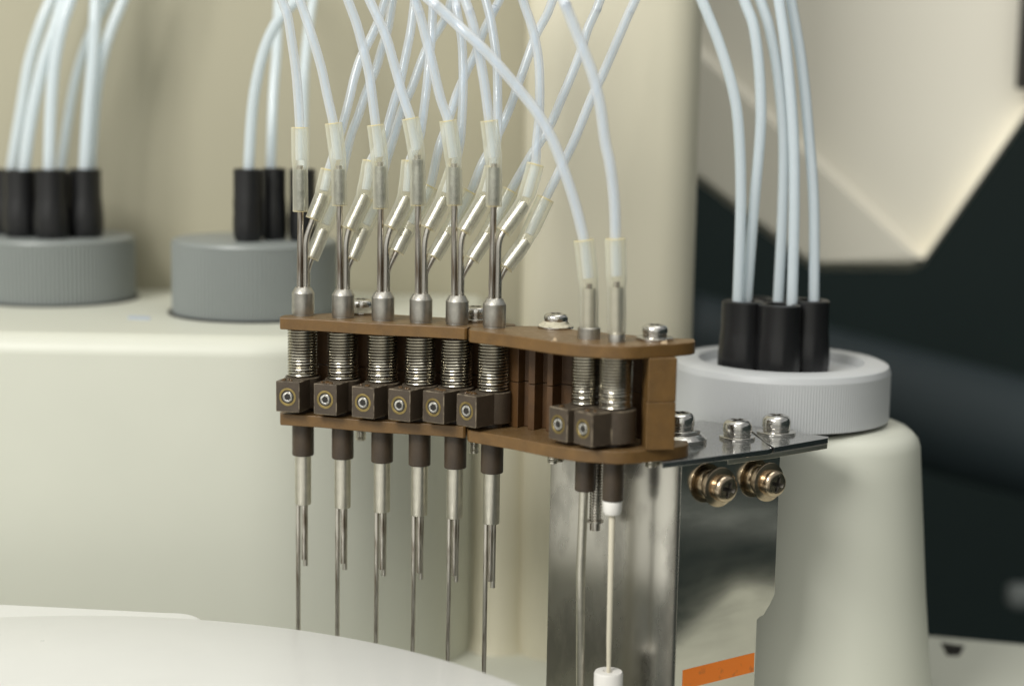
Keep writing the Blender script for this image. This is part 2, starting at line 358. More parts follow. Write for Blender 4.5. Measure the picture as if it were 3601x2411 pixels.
# white covers in the foreground
ZC = -69.0
q = [dZ(480, 1415, ZC), dZ(690, 1437, ZC), dZ(960, 1490, ZC), dZ(1200, 1568, ZC)]
def circ(p1, p2, p3):
    ax, ay, bx, by, cx, cy = p1.x, p1.y, p2.x, p2.y, p3.x, p3.y
    d = 2*(ax*(by-cy)+bx*(cy-ay)+cx*(ay-by))
    ux = ((ax*ax+ay*ay)*(by-cy)+(bx*bx+by*by)*(cy-ay)+(cx*cx+cy*cy)*(ay-by))/d
    uy = ((ax*ax+ay*ay)*(cx-bx)+(bx*bx+by*by)*(ax-cx)+(cx*cx+cy*cy)*(bx-ax))/d
    return ux, uy, hypot(ax-ux, ay-uy)
ux, uy, rr = circ(q[0], q[2], q[3])
disc = MB().lathe([(rr-3, ZC-8), (rr, ZC-7), (rr+.3, ZC-1.2), (rr-.4, ZC-.2), (rr-1.6, ZC+.1), (rr*.7, ZC+.9), (rr*.3, ZC+1.4), (.5, ZC+1.5)], Matrix.Translation((ux, uy, 0)), 200)
d_ = make('round_cover', disc, M['cover'], org=(ux, uy, ZC-8)); tag(d_, 'large glossy white round cover in the lower left foreground', 'cover')
ra, rb = dZ(-60, 1376, ZC-2), dZ(485, 1400, ZC-2)
pl = [(-330, ra.y), (-130, ra.y)] + [(rb.x-12, rb.y+1.0)] + arc(rb.x-10, rb.y-9, 10, 10, 80, 0, 8) + [(rb.x, -90), (-330, -90)]
c_ = make('rear_cover', MB().prism(pl, ZC-14, ZC-2), M['cover'], bevel=2.2, bseg=5, bang=50, org=(-200, -20, ZC-14))
tag(c_, 'flat white cover with a rounded corner behind the big round cover at left', 'cover')

# ================================================================ BOTTLE CAPS, FITTINGS, REAR HOSES
def ribbed(r, h, n, depth, fil, inner=None):
    if n > 200: depth = .10
    mb = MB(); seg = n*4
    def lp(rad, z, d): return [((rad-(d if (j % 4) in (2, 3) else 0))*cos(2*pi*j/seg), (rad-(d if (j % 4) in (2, 3) else 0))*sin(2*pi*j/seg), z) for j in range(seg)]
    L = [lp(r-1.2, 0, 0), lp(r, .4, depth), lp(r, h-fil-.5, depth), lp(r-.05, h-fil, 0), lp(r-fil*.3, h-fil*.3, 0), lp(r-fil, h, 0)]
    if inner: L += [lp(inner, h, 0), lp(inner-.8, h-2.5, 0)]
    return mb, L
def cap(dx, dyb, zb, r, h, n, matl, label, yc=None, inner=None, fil=1.2):
    yc = yc if yc is not None else dZ(dx, dyb, zb).y + r
    o = Vector((dY(dx, dyb, yc).x, yc, zb))
    mb, L = ribbed(r, h, n, .35, fil, inner)
    mb.loft([[Vector(p)+o for p in l] for l in L])
    c = make('bottle_cap', mb, matl, org=o, sharp=25); tag(c, label, 'bottle cap', 'ribbed bottle caps'); return o
c1 = cap(128, 703, DECK, 25.3, 20.2, 120, M['cap'], 'grey ribbed bottle cap at the far left, cut by the picture edge')
c2 = cap(584, 739, DECK, 25, 22.6, 120, M['cap'], 'grey ribbed bottle cap behind the leftmost wash nozzle')
c3 = cap(1779, 1000, PT+.9, 30.3, 15.7, 240, M['capw'], 'pale grey ribbed bottle cap on the rounded pedestal behind the steel bracket', yc=YCR, inner=23, fil=2.2)
def under(c, r, z):
    return make('cap_shadow_gap', MB().lathe([(r, z-1), (r, z+.2)], Matrix.Translation((c.x, c.y, 0)), 40), M['hole'], org=c)
for c, r in ((c1, 26.3), (c2, 26.3)):  # flat black disk under each grey cap, slightly wider than the cap
    tag(make('black_disk', MB().lathe([(r, DECK+.02), (r, DECK+.5), (r-2, DECK+.6)], Matrix.Translation((c.x, c.y, 0)), 48), M['rubber'], org=c),
        'thin black gasket under the ' + ('far left grey cap' if c is c1 else 'grey cap behind the leftmost nozzle'), 'disk')
tag(make('black_disk', MB().lathe([(27, PT-.6), (27, PT+.95)], Matrix.Translation((c3.x, c3.y, 0)), 48), M['rubber'], org=c3), 'thin black gasket under the pale grey cap', 'disk')  # black disk under the pale cap, narrower than the cap
bl = [dZ(x, y, DECK+.1) for x, y in ((295, 722), (345, 724), (342, 731), (292, 729))]
tag(make('blue_sticker', MB().prism([(p.x, p.y) for p in bl], DECK+.02, DECK+.15), M['blue'], org=bl[0]), 'small pale blue sticker on the deck between the two grey caps', 'sticker')
def fitting(dx, Y, zb, h, rt, rb, label):
    o = Vector((X(dx, Y) if False else dY(dx, 500, Y).x, Y, zb))
    pr = [(rb*.80, 0), (rb*.96, h*.06), (rb, h*.15), (rb, h*.30), (rb*.97, h*.38), (rt*1.04, h*.52), (rt, h*.60), (rt, h-.3), (rt-.4, h), (rt*.62, h), (rt*.6, h-3)]
    seg = 48; mb = MB()
    loops = [[o+Vector((r*(.975 if (j % 4 > 1 and h*.05 < z < h*.4) else 1)*cos(2*pi*j/seg), r*(.975 if (j % 4 > 1 and h*.05 < z < h*.4) else 1)*sin(2*pi*j/seg), z)) for j in range(seg)] for r, z in pr]
    mb.loft(loops)
    f = make('hose_fitting', mb, M['rubber'], org=o, sharp=50)
    tag(f, label, 'fitting', 'black rubber hose fittings on the caps'); return o
z1, z2, z3 = DECK+20.2, DECK+22.6, PT+.9+12.2
y1, y2, y3 = c1.y, c2.y, c3.y
fitting(10, y1+2, z1, 20.5, 4.9, 5.5, 'black fitting at the very left picture edge on the far left grey cap')
fitting(48, y1-9, z1, 21, 4.9, 5.6, 'black fitting second from the picture edge on the far left grey cap')
fitting(118, y1-13, z1, 21.5, 4.9, 5.6, 'black fitting in the middle front of the far left grey cap')
fitting(150, y1+3, z1, 20, 4.7, 5.4, 'black fitting in the middle rear of the far left grey cap')
fitting(196, y1-6, z1, 21.5, 5.0, 5.7, 'black fitting furthest right on the far left grey cap')
fitting(567, y2-10, z2, 21.5, 4.2, 4.4, 'leftmost black fitting on the grey cap behind the nozzles')
fitting(627, y2-2, z2, 21.5, 3.6, 4.1, 'middle black fitting on the grey cap behind the nozzles')
fitting(692, y2-4, z2, 21.5, 3.9, 4.3, 'black fitting seen behind the leftmost wash nozzle tubes')
fitting(1706, y3-6, z3, 20.5, 5.7, 6.4, 'leftmost black fitting on the pale grey cap')
fitting(1790, y3-10, z3, 20.2, 5.9, 6.5, 'middle front black fitting on the pale grey cap')
fitting(1860, y3-4, z3, 20.8, 5.5, 6.2, 'rightmost black fitting on the pale grey cap')
fitting(1740, y3+10, z3, 19.5, 4.6, 5.2, 'rear left black fitting on the pale grey cap')
fitting(1815, y3+10, z3, 19.5, 4.6, 5.2, 'rear right black fitting on the pale grey cap')
def rear_hose(S_, Y0, Y1, r, label, matl, grp):
    n = len(S_); pts = [atY(x, y, Y0+(Y1-Y0)*i/(n-1)) for i, (x, y) in enumerate(S_)]
    b = pts[0]+Vector((0, 0, -4)); d = pts[-1]-pts[-2]; pts = [b]+pts+[pts[-1]+d.normalized()*22]
    mb = MB().tube(spline(pts, 8), r, 14)
    o = make('hose', mb, matl, org=pts[0]); tag(o, label, 'hose', grp)
GL, GR = 'hoses rising from the two grey caps', 'hoses rising from the pale grey cap'
rh = [([(42, 590), (76, 379), (103, 223), (143, 89), (179, 0)], y1+2, 'milky hose furthest left of the left cap bundle, bowing right as it rises', 1.8),
      ([(85, 590), (112, 402), (152, 223), (192, 103), (223, 0)], y1-9, 'milky hose second from left in the left cap bundle', 1.9),
      ([(172, 596), (179, 379), (192, 223), (219, 89), (248, 0)], y1-13, 'milky hose third from left, from the middle front fitting of the far left cap', 1.8),
      ([(216, 580), (250, 357), (281, 223), (321, 112), (379, 0)], y1+6, 'dim hose rising behind the others from the rear of the far left cap', 1.5),
      ([(297, 596), (312, 379), (326, 223), (333, 89), (337, 0)], y1-7, 'nearly straight milky hose from the right fitting of the far left cap', 1.9),
      ([(318, 596), (335, 357), (357, 223), (388, 112), (433, 0)], y1-4, 'milky hose bending right beside the straight one on the far left cap', 1.7)]
for s_, Y, l, r in rh: rear_hose(s_, Y, Y+6, r*1.0, l, M['hoseb'], GL)
rear_hose([(873, 622), (886, 402), (906, 268), (937, 156), (982, 67), (1046, 0), (1120, -40)], y2-10, y2-20, 1.6, 'milky hose arching right from the left fitting of the second grey cap', M['hoseb'], GL)
rear_hose([(951, 622), (960, 357), (973, 179), (978, 45), (980, -10)], y2-2, y2+20, 1.5, 'faint upright hose from the middle fitting of the second grey cap', M['hoseb'], GL)
rear_hose([(1064, 622), (1066, 410), (1070, 256), (1085, 100), (1100, 0)], y2-4, y2+20, 1.5, 'faint upright hose behind the leftmost wash nozzle hose', M['hoseb'], GL)
rr_ = [([(2594, 1070), (2605, 727), (2598, 459), (2575, 306), (2529, 153), (2468, 0)], y3-6, 'leftmost hose of the pale cap bundle, leaning far left at the top'),
       ([(2625, 1070), (2651, 727), (2674, 459), (2671, 268), (2651, 99), (2617, 0)], y3-3, 'second hose of the pale cap bundle, bowing right'),
       ([(2736, 1070), (2751, 765), (2755, 497), (2736, 268), (2705, 99), (2674, 0)], y3+2, 'third hose of the pale cap bundle'),
       ([(2785, 1070), (2793, 727), (2789, 459), (2766, 191), (2739, 0)], y3-8, 'fourth hose of the pale cap bundle'),
       ([(2862, 1066), (2862, 727), (2843, 459), (2820, 230), (2781, 0)], y3-3, 'rightmost hose of the pale cap bundle')]
for s_, Y, l in rr_: rear_hose(s_, Y, Y+8, 1.5, l, M['hoseb'], GR)

# ================================================================ NOZZLE HOLDER
ZT = atY(1480, 1133, 0).z                       # top of the upper plate
TH = 3.0; ZB0, ZB1 = -23.0, -20.0               # lower plate
NP = [atZ(x, y, ZT) for x, y in ((1065.6, 1108), (1206.5, 1116), (1346.7, 1125), (1480, 1133), (1607, 1139.5), (1738, 1151), (2070.6, 1190), (2169, 1202))]
PSI = [16, 20.8, 25, 28.4, 32.5, 40.5, 49, 51]
LB = [10, 10, 10, 10, 10, 10, 9.4, 10.0]
ctr = NP[3]
H = thing('nozzle_holder', (ctr.x, ctr.y, ZB0), 'curved brown plastic holder of two plates that carries the row of wash nozzles', 'nozzle holder')
oA = [(985, 1117), (1120, 1123.5), (1319, 1137), (1480, 1143.5), (1606, 1150), (1632, 1152.5), (1643, 1152), (1652, 1147), (1811, 1143), (1814, 1139), (1673, 1121), (1560, 1116), (1400, 1106), (1330, 1099), (1262, 1094), (1190, 1099), (1100, 1103), (1000, 1107), (984, 1112)]
oB = [(1648, 1156.5), (1652, 1161), (1807, 1180), (1941, 1200), (2040, 1211), (2119, 1215), (2182, 1218.5), (2250, 1217), (2318, 1212), (2368, 1210), (2434, 1204), (2445, 1200), (2441, 1191), (2364, 1189), (2200, 1176), (2024, 1160), (1960, 1147), (1900, 1147), (1830, 1146), (1811, 1146), (1656, 1150)]
wA = [(p.x, p.y) for p in (atZ(x, y, ZT) for x, y in oA)]
wB = [(p.x, p.y) for p in (atZ(x, y, ZT) for x, y in oB)]
make('top_plate', MB().prism(wA, ZT-TH, ZT), M['brown'], H, bevel=.25)
make('top_plate', MB().prism(wB, ZT-TH, ZT+.05), M['brown'], H, bevel=.25)
make('bottom_plate', MB().prism(wA, ZB0, ZB1), M['brown'], H, bevel=.25)
wB2 = [((x-.8 if x > 38 else x), y) for x, y in wB]
make('bottom_plate', MB().prism(wB2, ZB0-.05, ZB1), M['brown'], H, bevel=.25)
for (cx1, cy1), cr_ in (((1950, 1203), 1.0), ((2335, 1213), 1.3)):
    cp = atZ(cx1, cy1, ZT-.25); cm = MB(); F_ = frame(cp+Vector((0, .25, 0)), (-.1, -.75, .6)); lp_ = []
    for q_, z_ in ((1, -.3), (1, .06), (.7, .12), (.3, .05)):
        lp_.append([F_ @ Vector((cr_*q_*(1+.25*sin(3*a_+cx1)+.15*sin(7*a_))*cos(a_), cr_*.6*q_*sin(a_), z_)) for a_ in [2*pi*j/30 for j in range(30)]])
    cm.loft(lp_); make('chip', cm, M['chip'], H)
# rib wall between the plates, in two halves with a seam
zm = -8.6
def off(i, d, s=0):
    f = Vector((-sin(radians(PSI[i])), -cos(radians(PSI[i])), 0)); r = Vector((-f.y, f.x, 0))
    p = NP[i]-f*d+r*s; return (p.x, p.y)
PS0 = PSI[:]; PSI = [9.5, 13, 16, 19, 22.5, 27, 44, 44]
base = [off(0, 5.0, .6)] + [off(i, 5.0) for i in range(1, 6)]
PSI = PS0
p6 = Vector((*base[-1], 0)); end = atZ(2262, 1180, ZT); pe = Vector((end.x, end.y-3, 0))
rib = []
dirn = (pe-p6).normalized(); nrm = Vector((dirn.y, -dirn.x, 0)); Ltot = (pe-p6).length
for t, dd in ((3.0, .5), (3.4, 3.2), (6.6, 4.2), (6.9, 1.2), (9.2, 1.0), (9.6, 4.6), (11.4, 4.6), (11.8, .8), (14.2, .8), (14.6, 4.4), (16.2, 4.4), (16.6, .2), (Ltot, 0)):
    v = p6+dirn*t+nrm*dd; rib.append((v.x, v.y))
path = base + rib
def wallpoly(path, th):
    back = []
    bb = base + [(pe.x, pe.y)]
    for x, y in reversed(bb): back.append((x+.5, y+th))
    return path + back
pw = wallpoly(path, 2.2)
mw = MB().prism(pw, ZB1+.002, zm-.08); make('rib_wall', mw, M['brown_shaded'], H, bevel=.18)
mw = MB().prism([(x, y+.12) for x, y in pw], zm+.08, ZT-TH-.002); make('rib_wall', mw, M['brown_shaded'], H, bevel=.18)
# end post at the right
ye = atZ(2290, 1215, ZT).y-.15
pa, pb = atY(2278, 1420, ye), atY(2380, 1420, ye+1.3)
dpost = Vector((pb.x-pa.x, pb.y-pa.y, 0)).normalized(); npost = Vector((-dpost.y, dpost.x, 0))
def postpoly(g=0): return [(pa.x-g*2, pa.y-g), (pb.x-.2, pb.y-g), (pb.x+npost.x*9, pb.y+npost.y*9), (pa.x+npost.x*9+.8, pa.y+npost.y*9)]
make('end_post', MB().prism(postpoly(.12), ZB1+.002, zm-.02), M['brown'], H, bevel=.22)
make('end_post', MB().prism(postpoly(), zm+.02, ZT-TH-.002), M['brown'], H, bevel=.22)

# ================================================================ NOZZLES AND THEIR HOSES
ORD = ['leftmost', 'second from left', 'third from left', 'fourth from left', 'fifth from left', 'sixth from left', 'seventh from left', 'rightmost']
V_ = [[(1057, 744), (1055.5, 582), (1054, 448)], [(1194, 723), (1192, 582), (1172, 433)], [(1339, 734), (1337, 570), (1321, 439)], [(1470, 723), (1468, 545), (1443, 416)],
      [(1598, 722), (1597, 575), (1575, 424)], [(1736, 726), (1738, 575), (1720, 424)], [(2071, 1155), (2072, 998), (2053, 843)], [(2168, 1171), (2168, 991), (2164, 838)]]
VH = [[(1053, 447), (1048, 342), (1039, 239), (1022, 120), (1010, 51), (991, 0)], [(1169, 430), (1152, 342), (1130, 239), (1100, 137), (1077, 68), (1054, 0)],
      [(1321, 437), (1309, 342), (1297, 256), (1275, 164), (1254, 85), (1223, 0)], [(1440, 413), (1418, 342), (1394, 256), (1360, 137), (1326, 58), (1299, 0)],
      [(1572, 424), (1548, 342), (1524, 239), (1500, 143), (1476, 51), (1459, 0)], [(1719, 420), (1705, 307), (1688, 205), (1667, 102), (1650, 41), (1635, 0)],
      [(2050, 837), (2022, 717), (1982, 595), (1944, 495), (1893, 403), (1841, 335), (1773, 253), (1705, 178), (1643, 120), (1602, 82), (1534, 20), (1505, -5)],
      [(2164, 835), (2160, 707), (2145, 580), (2128, 499), (2111, 376), (2087, 273), (2063, 205), (2029, 120), (1988, 17), (1978, -5)]]
# bend, sleeve bottom, ferrule top, sleeve top
MS = [[(1078, 840), (1100, 772), (1136, 682), (1156, 598)], [(1219, 855), (1227, 806), (1284, 684), (1304, 566)], [(1358, 855), (1374, 803), (1430, 691), (1441, 566)],
      [(1489, 855), (1504, 804), (1563, 694), (1600, 585)], [(1615, 852), (1631, 816), (1707, 691), (1733, 590)], [(1751, 850), (1770, 816), (1846, 712), (1883, 578)]]
MH = [[(1190, 490), (1213, 410), (1230, 342), (1246, 273), (1268, 205), (1302, 137), (1333, 68), (1355, 0)],
      [(1350, 490), (1372, 410), (1391, 342), (1405, 300), (1418, 239), (1432, 171), (1445, 102), (1458, 0)],
      [(1474, 488), (1485, 427), (1492, 376), (1500, 307), (1507, 239), (1517, 137), (1522, 34), (1522, 0)],
      [(1618, 499), (1623, 444), (1628, 342), (1628, 239), (1623, 137), (1606, 34), (1602, 0)],
      [(1746, 500), (1750, 444), (1750, 342), (1749, 273), (1746, 205), (1737, 137), (1725, 68), (1708, 0)],
      [(1887, 500), (1896, 410), (1898, 307), (1893, 205), (1872, 102), (1838, 0)]]
RS = [[(1084, 950), (1094, 909), (1139, 803), (1182, 700)], [(1226, 945), (1237, 911), (1282, 803), (1325, 712)], [(1363, 950), (1394, 887), (1434, 806), (1513, 655)],
      [(1499, 956), (1524, 906), (1575, 819), (1655, 675)], [(1626, 972), (1659, 914), (1717, 822), (1796, 670)], [(1758, 985), (1777, 942), (1851, 844), (1919, 698)]]
RH = [[(1210, 580), (1234, 478), (1259, 410), (1282, 342), (1295, 307), (1323, 239), (1343, 171), (1364, 102), (1381, 0)],
      [(1350, 600), (1381, 495), (1396, 444), (1418, 376), (1449, 307), (1473, 239), (1500, 171), (1521, 137), (1548, 96), (1572, 51), (1587, 0)],
      [(1541, 528), (1568, 450), (1592, 376), (1609, 324), (1647, 239), (1671, 191), (1700, 113), (1739, 34), (1757, 0)],
      [(1691, 585), (1726, 520), (1760, 455), (1794, 376), (1818, 307), (1831, 273), (1855, 205), (1878, 140), (1896, 102), (1924, 51), (1944, 0)],
      [(1819, 628), (1863, 554), (1905, 490), (1941, 427), (1980, 335), (2012, 260), (2046, 171), (2067, 102), (2098, 34), (2110, 0)],
      [(1946, 643), (1990, 555), (2026, 478), (2081, 342), (2122, 256), (2166, 154), (2210, 51), (2234, 0)]]
GH = 'hoses feeding the wash nozzles'
def fixtop(pts):
    d = (pts[-1]-pts[-2]).normalized(); return pts+[pts[-1]+d*28]
def hose(sl, hs, Y0, Y1, Ytop, label, rh_=1.22, ro0=2.0, ro1=2.2):
    """a silicone connector sleeve along sl and a milky hose that starts inside it"""
    sp = [atY(x, y, Y0+(Y1-Y0)*k/(len(sl)-1)) for k, (x, y) in enumerate(sl)]
    n = len(hs); hp = [atY(x, y, Y1+(Ytop-Y1)*(k/(n-1))) for k, (x, y) in enumerate(hs)]
    t = thing('hose', sp[0], label, 'hose', GH)
    a, b = sp[-2], sp[-1]
    start = a+(b-a)*.14
    seq = [start, a+(b-a)*.55, b] + [p for p in hp if (p-b).length > 4 and (p-a).length > (b-a).length]
    pts = spline(fixtop(seq), 8)
    mb = MB().tube(pts, rh_, 16); mb.tube(pts, rh_*.42, 10, mi=1)
    make('tubing', mb, [M['hose'], M['core']], t)
    ps = soften([sp[0]] + sp[1:], 3); m_ = len(ps)
    L = sum((ps[i+1]-ps[i]).length for i in range(m_-1)); s = 0; rad = []
    for i in range(m_):
        u = s/L; k = min(1, max(0, (u-.42)/.16)); rad.append(ro0+(ro1-ro0)*k*k*(3-2*k) - .12*math.exp(-((u-.5)/.06)**2))
        if i < m_-1: s += (ps[i+1]-ps[i]).length
    mb = MB(); mb.tube(ps, rad, 28, c0=False, c1=False)
    for e0, e1, ri, ro in ((ps[0], ps[1], .75, rad[0]), (ps[-1], ps[-2], rh_, rad[-1])):
        F = frame(e0, e0-e1); k = 28
        mb.loft([[F @ Vector((r*cos(2*pi*j/k), r*sin(2*pi*j/k), z)) for j in range(k)] for r, z in ((ro, -.15), (ro-.12, 0), (ri, 0), (ri, -.3))], False, False, mi=1)
    make('connector_sleeve', mb, [M['silicone'], M['silend']], t)
    return sp
def helix(mb, x, y, z0, z1, R, wr, turns, seg=36):
    N = int(turns*seg); pts = []
    for i in range(N+1):
        a = 2*pi*i/seg+2.2; u = i/N
        pts.append((x+R*cos(a), y+R*sin(a), z0+(z1-z0)*u))
    mb.tube(pts, wr, 8)
def loopr(F, fn, z, n=48):
    return [F @ Vector((fn(2*pi*j/n)*cos(2*pi*j/n), fn(2*pi*j/n)*sin(2*pi*j/n), z)) for j in range(n)]
def cross(l, w):
    def f(t):
        c, s = max(abs(cos(t)), 1e-4), max(abs(sin(t)), 1e-4); return max(min(l/c, w/s), min(l/s, w/c))
    return f
def hexa(r):
    return lambda t: r*cos(pi/6)/cos(((t) % (pi/3))-pi/6)
DY6 = [0]*8
for i, P in enumerate(NP):
    lab = ('steel wash nozzle with dark brown clamp block, ' + ORD[i] + (' of the eight' if i < 7 else ' of the eight, with white tip'))
    T = thing('wash_nozzle', P, lab, 'nozzle', 'wash nozzles in a row')
    f = Vector((-sin(radians(PSI[i])), -cos(radians(PSI[i])), 0)); r = Vector((-f.y, f.x, 0))
    big = i >= 6
    tx = Matrix.Translation((P.x, P.y, P.z))
    if not big:
        make('collar', MB().lathe([(2.75, .05), (2.75, .35), (2.65, .4), (2.65, .55), (2.88, .6), (2.9, .75), (2.9, 5.85), (2.12, 7.2), (1.95, 7.35), (.2, 7.35)], tx, 48), M['collar'], T, sharp=22)
    elif i == 6:
        make('collar', MB().lathe([(2.7, .05), (2.7, 2.6), (2.5, 2.8), (.2, 2.8)], tx, 32), M['collar'], T)
    else:
        make('collar', MB().lathe([(2.0, .05), (2.0, 2.2), (1.9, 2.4), (.2, 2.4)], tx, 32), M['collar'], T)
    # spring, inner sleeve, block
    zb = ZB1+9.05
    sp_ = MB(); helix(sp_, P.x-(.5 if i == 6 else 0), P.y, zb+.2, ZT-TH-.2, 3.75 if not big else (3.2 if i == 6 else 3.7), .27, 16.2 if not big else 17)
    make('spring', sp_, M['spring'], T)
    zs = -31.9 if not big else (-32.2 if i == 6 else -33.4)
    rs = 2.84 if not big else 2.55
    make('guide_sleeve', MB().lathe([(1.2, zs+.2-ZT), (rs-.15, zs-ZT), (rs, zs+.2-ZT), (rs, ZT-TH-.05-ZT)], tx, 36), M['sleeve'], T)
    L = LB[i]; hw = 3.25; n = 14; rbk = 5.1 if i == 7 else 4.6
    a0 = math.asin(hw/rbk)
    poly = [f*L+r*-hw, f*L+r*hw]
    for k in range(n+1):
        a = a0+(2*pi-2*a0)*k/n; poly.append(f*cos(a)*rbk+r*sin(a)*rbk)
    poly = [(P.x+v.x, P.y+v.y) for v in poly]
    B = make('clamp_block', MB().prism(poly, ZB1+1.15, zb), [M['block'], M['worn']], T, bevel=.22, bseg=2, bang=40, wmat=1)
    fc = P+f*(L+.02); fc = Vector((fc.x, fc.y, ZB1+5.1)); F = frame(fc, f)
    make('bushing', MB().lathe([(2.3, -.3), (2.3, .05), (2.1, .09), (1.78, .07), (1.70, -.0)], F, 36, c1=False), M['brass'], B)
    make('recess_ring', MB().lathe([(1.74, -.2), (1.74, .01)], F, 30), M['hole'], B)
    ss = MB(); rd = lambda q: (lambda t: q)
    Fh = frame(fc, f, (.3*random.uniform(-1, 1), .2, 1))
    ss.loft([loopr(Fh, rd(1.42), -.3), loopr(Fh, rd(1.42), .0), loopr(Fh, rd(1.28), .17), loopr(Fh, rd(1.12), .17), loopr(Fh, hexa(.92), .06)], False, False)
    ss.loft([loopr(Fh, hexa(.92), .06), loopr(Fh, hexa(.90), -.0)], False, False)
    ss.loft([loopr(Fh, hexa(.91), .005), loopr(Fh, rd(.02), .005)], False, True, mi=1)
    make('set_screw', ss, [M['chrome'], M['hole']], B)
    gl = MB()
    for k in range(4 if not big else 2):
        g = P+f*(L-1.2-random.random()*1.8)+r*random.uniform(-2.0, 1.6); rg = random.uniform(.35, .8)
        gl.lathe([(rg, 0), (rg*.9, .25), (rg*.5, .42), (.05, .45)], Matrix.Translation((g.x, g.y, zb-.03)), 12)
    make('glue_blob', gl, M['amber'], B)
    if not big:
        make('barrel', MB().lathe([(1.2, -45.1-ZT), (2.05, -45-ZT), (2.1, -44.8-ZT), (2.1, zs-ZT+1)], tx, 36), M['barrel'], T)
        o1, o2, o3 = f*.62-r*1.12, f*.80+r*.62, f*-.45+r*.50
        b = lambda o, z: Vector((P.x+o.x, P.y+o.y, z))
        dz = random.uniform(-.4, .4)
        make('long_needle', MB().tube([b(o1, -44), b(o1, -85)], .6, 16), M['needle'], T)
        q = b(o2, -60.0+dz); k = MB().tube([b(o2, -44), q], .64, 18)
        make('short_needle', k, M['needle'], T)
        make('short_needle', MB().tube([b(o3, -44), b(o3, -62.0+dz)], .62, 18), M['needle'], T)
    elif i == 6:
        e_ = dY(1329, 1700, P.y)
        make('long_needle', MB().tube([(P.x-.3, P.y, zs+1), (P.x-.6, P.y, zs-20), (e_.x, P.y, -110)], [1.1, 1.15, .95], 18), M['barrel'], T)
    else:
        make('ring_tip', MB().lathe([(1.1, -3.6), (1.95, -3.3), (2.25, -2.6), (2.35, 0), (2.2, .4)], Matrix.Translation((P.x, P.y, zs)), 28), M['white_plastic'], T)
        e_ = atY(2142, 2250, P.y); e2 = atY(2140, 2362, P.y)
        make('long_needle', MB().tube([(P.x, P.y, zs-3), e_, e2], [.82, .68, .5], 16), M['ptfe_rod'], T)
        tb = make('tip_block', MB().lathe([(3.4, -22), (3.55, -.6), (3.3, -.05), (1.4, 0), (1.2, -.5)], Matrix.Translation((e2.x, e2.y, e2.z+.3)), 32), M['white_plastic'], T)
    # tubes above
    vs_ = V_[i]
    if not big:
        p0 = Vector((P.x-.80, P.y-.1, ZT+6.8)); p1 = atY(*vs_[0], P.y); p2 = atY(*vs_[1], P.y)
        tb = make('straight_tube', MB().tube([p0, p1, p2], .78, 18), M['tube'], T)
        d = (p2-p1); fr = MB().tube([p1+d*.02, p1+d*.03, p1+d*.90, p1+d*.91], [1.2, 1.42, 1.42, 1.3], 20); make('magnified_end', fr, M['magnified_end_dull'], tb)  # added thick tube end, stands in for the sleeve magnifying the tube
        hose(vs_, VH[i], P.y, P.y, P.y+(2, 4, 3, 5, 2, 4)[i], 'milky hose with clear sleeve on the upright tube of the nozzle ' + ORD[i])
        for kind, SS, HH, o, dY0, dY1, dYt, nm in ((0, MS[i], MH[i], Vector((.78, -.45, 0)), -.4, 1.8, 12+2*(i % 3), 'upper'), (1, RS[i], RH[i], Vector((.95, .95, 0)), .9, 4.2, 17+2*(i % 3), 'lower')):
            if i == 5: dYt = 6 if kind == 0 else 4
            if i == 4 and kind: dYt = 8
            s0 = Vector((P.x+o.x, P.y+o.y, ZT+6.8)); bd = atY(*SS[0], P.y+o.y); bd = Vector((s0.x, s0.y, bd.z))
            u = atY(*SS[1], P.y+dY0+.2); w_ = atY(*SS[2], P.y+dY1*.6)
            pts = [s0, s0+(bd-s0)*.6] + soften([s0+(bd-s0)*.65, bd, u, u+(w_-u)*.3], 5)[1:] + [w_]
            bt = make('bent_tube', MB().tube(pts, .77, 16), M['bent'], T)
            d = w_-u; make('magnified_end', MB().tube([u+d*.03, u+d*.05, u+d*.96, u+d*.98], [1.1, 1.38, 1.38, 1.2], 20), M['magnified_end'], bt)  # added thick end, imitates the bent tube magnified by its sleeve
            hose(SS[1:], HH, P.y+dY0, P.y+dY1, P.y+dYt, 'milky hose with clear sleeve on the %s bent tube of the nozzle %s' % (nm, ORD[i]), rh_=1.15)
    else:
        p0 = Vector((P.x, P.y, ZT+2)); p1 = atY(*vs_[0], P.y); p2 = atY(*vs_[1], P.y)
        tb = make('straight_tube', MB().tube([p0, p2], .75, 16), M['tube'], T)
        d = p2-p1; make('magnified_end', MB().tube([p1, p1+d*.9], [1.6, 1.6], 18), M['barrel'], tb)  # added thick end in place of refraction in the sleeve
        hose(vs_, VH[i], P.y, P.y, (P.y+14 if i == 6 else P.y+8), 'thick milky hose on the nozzle ' + ORD[i], rh_=1.3, ro0=2.25, ro1=2.45)

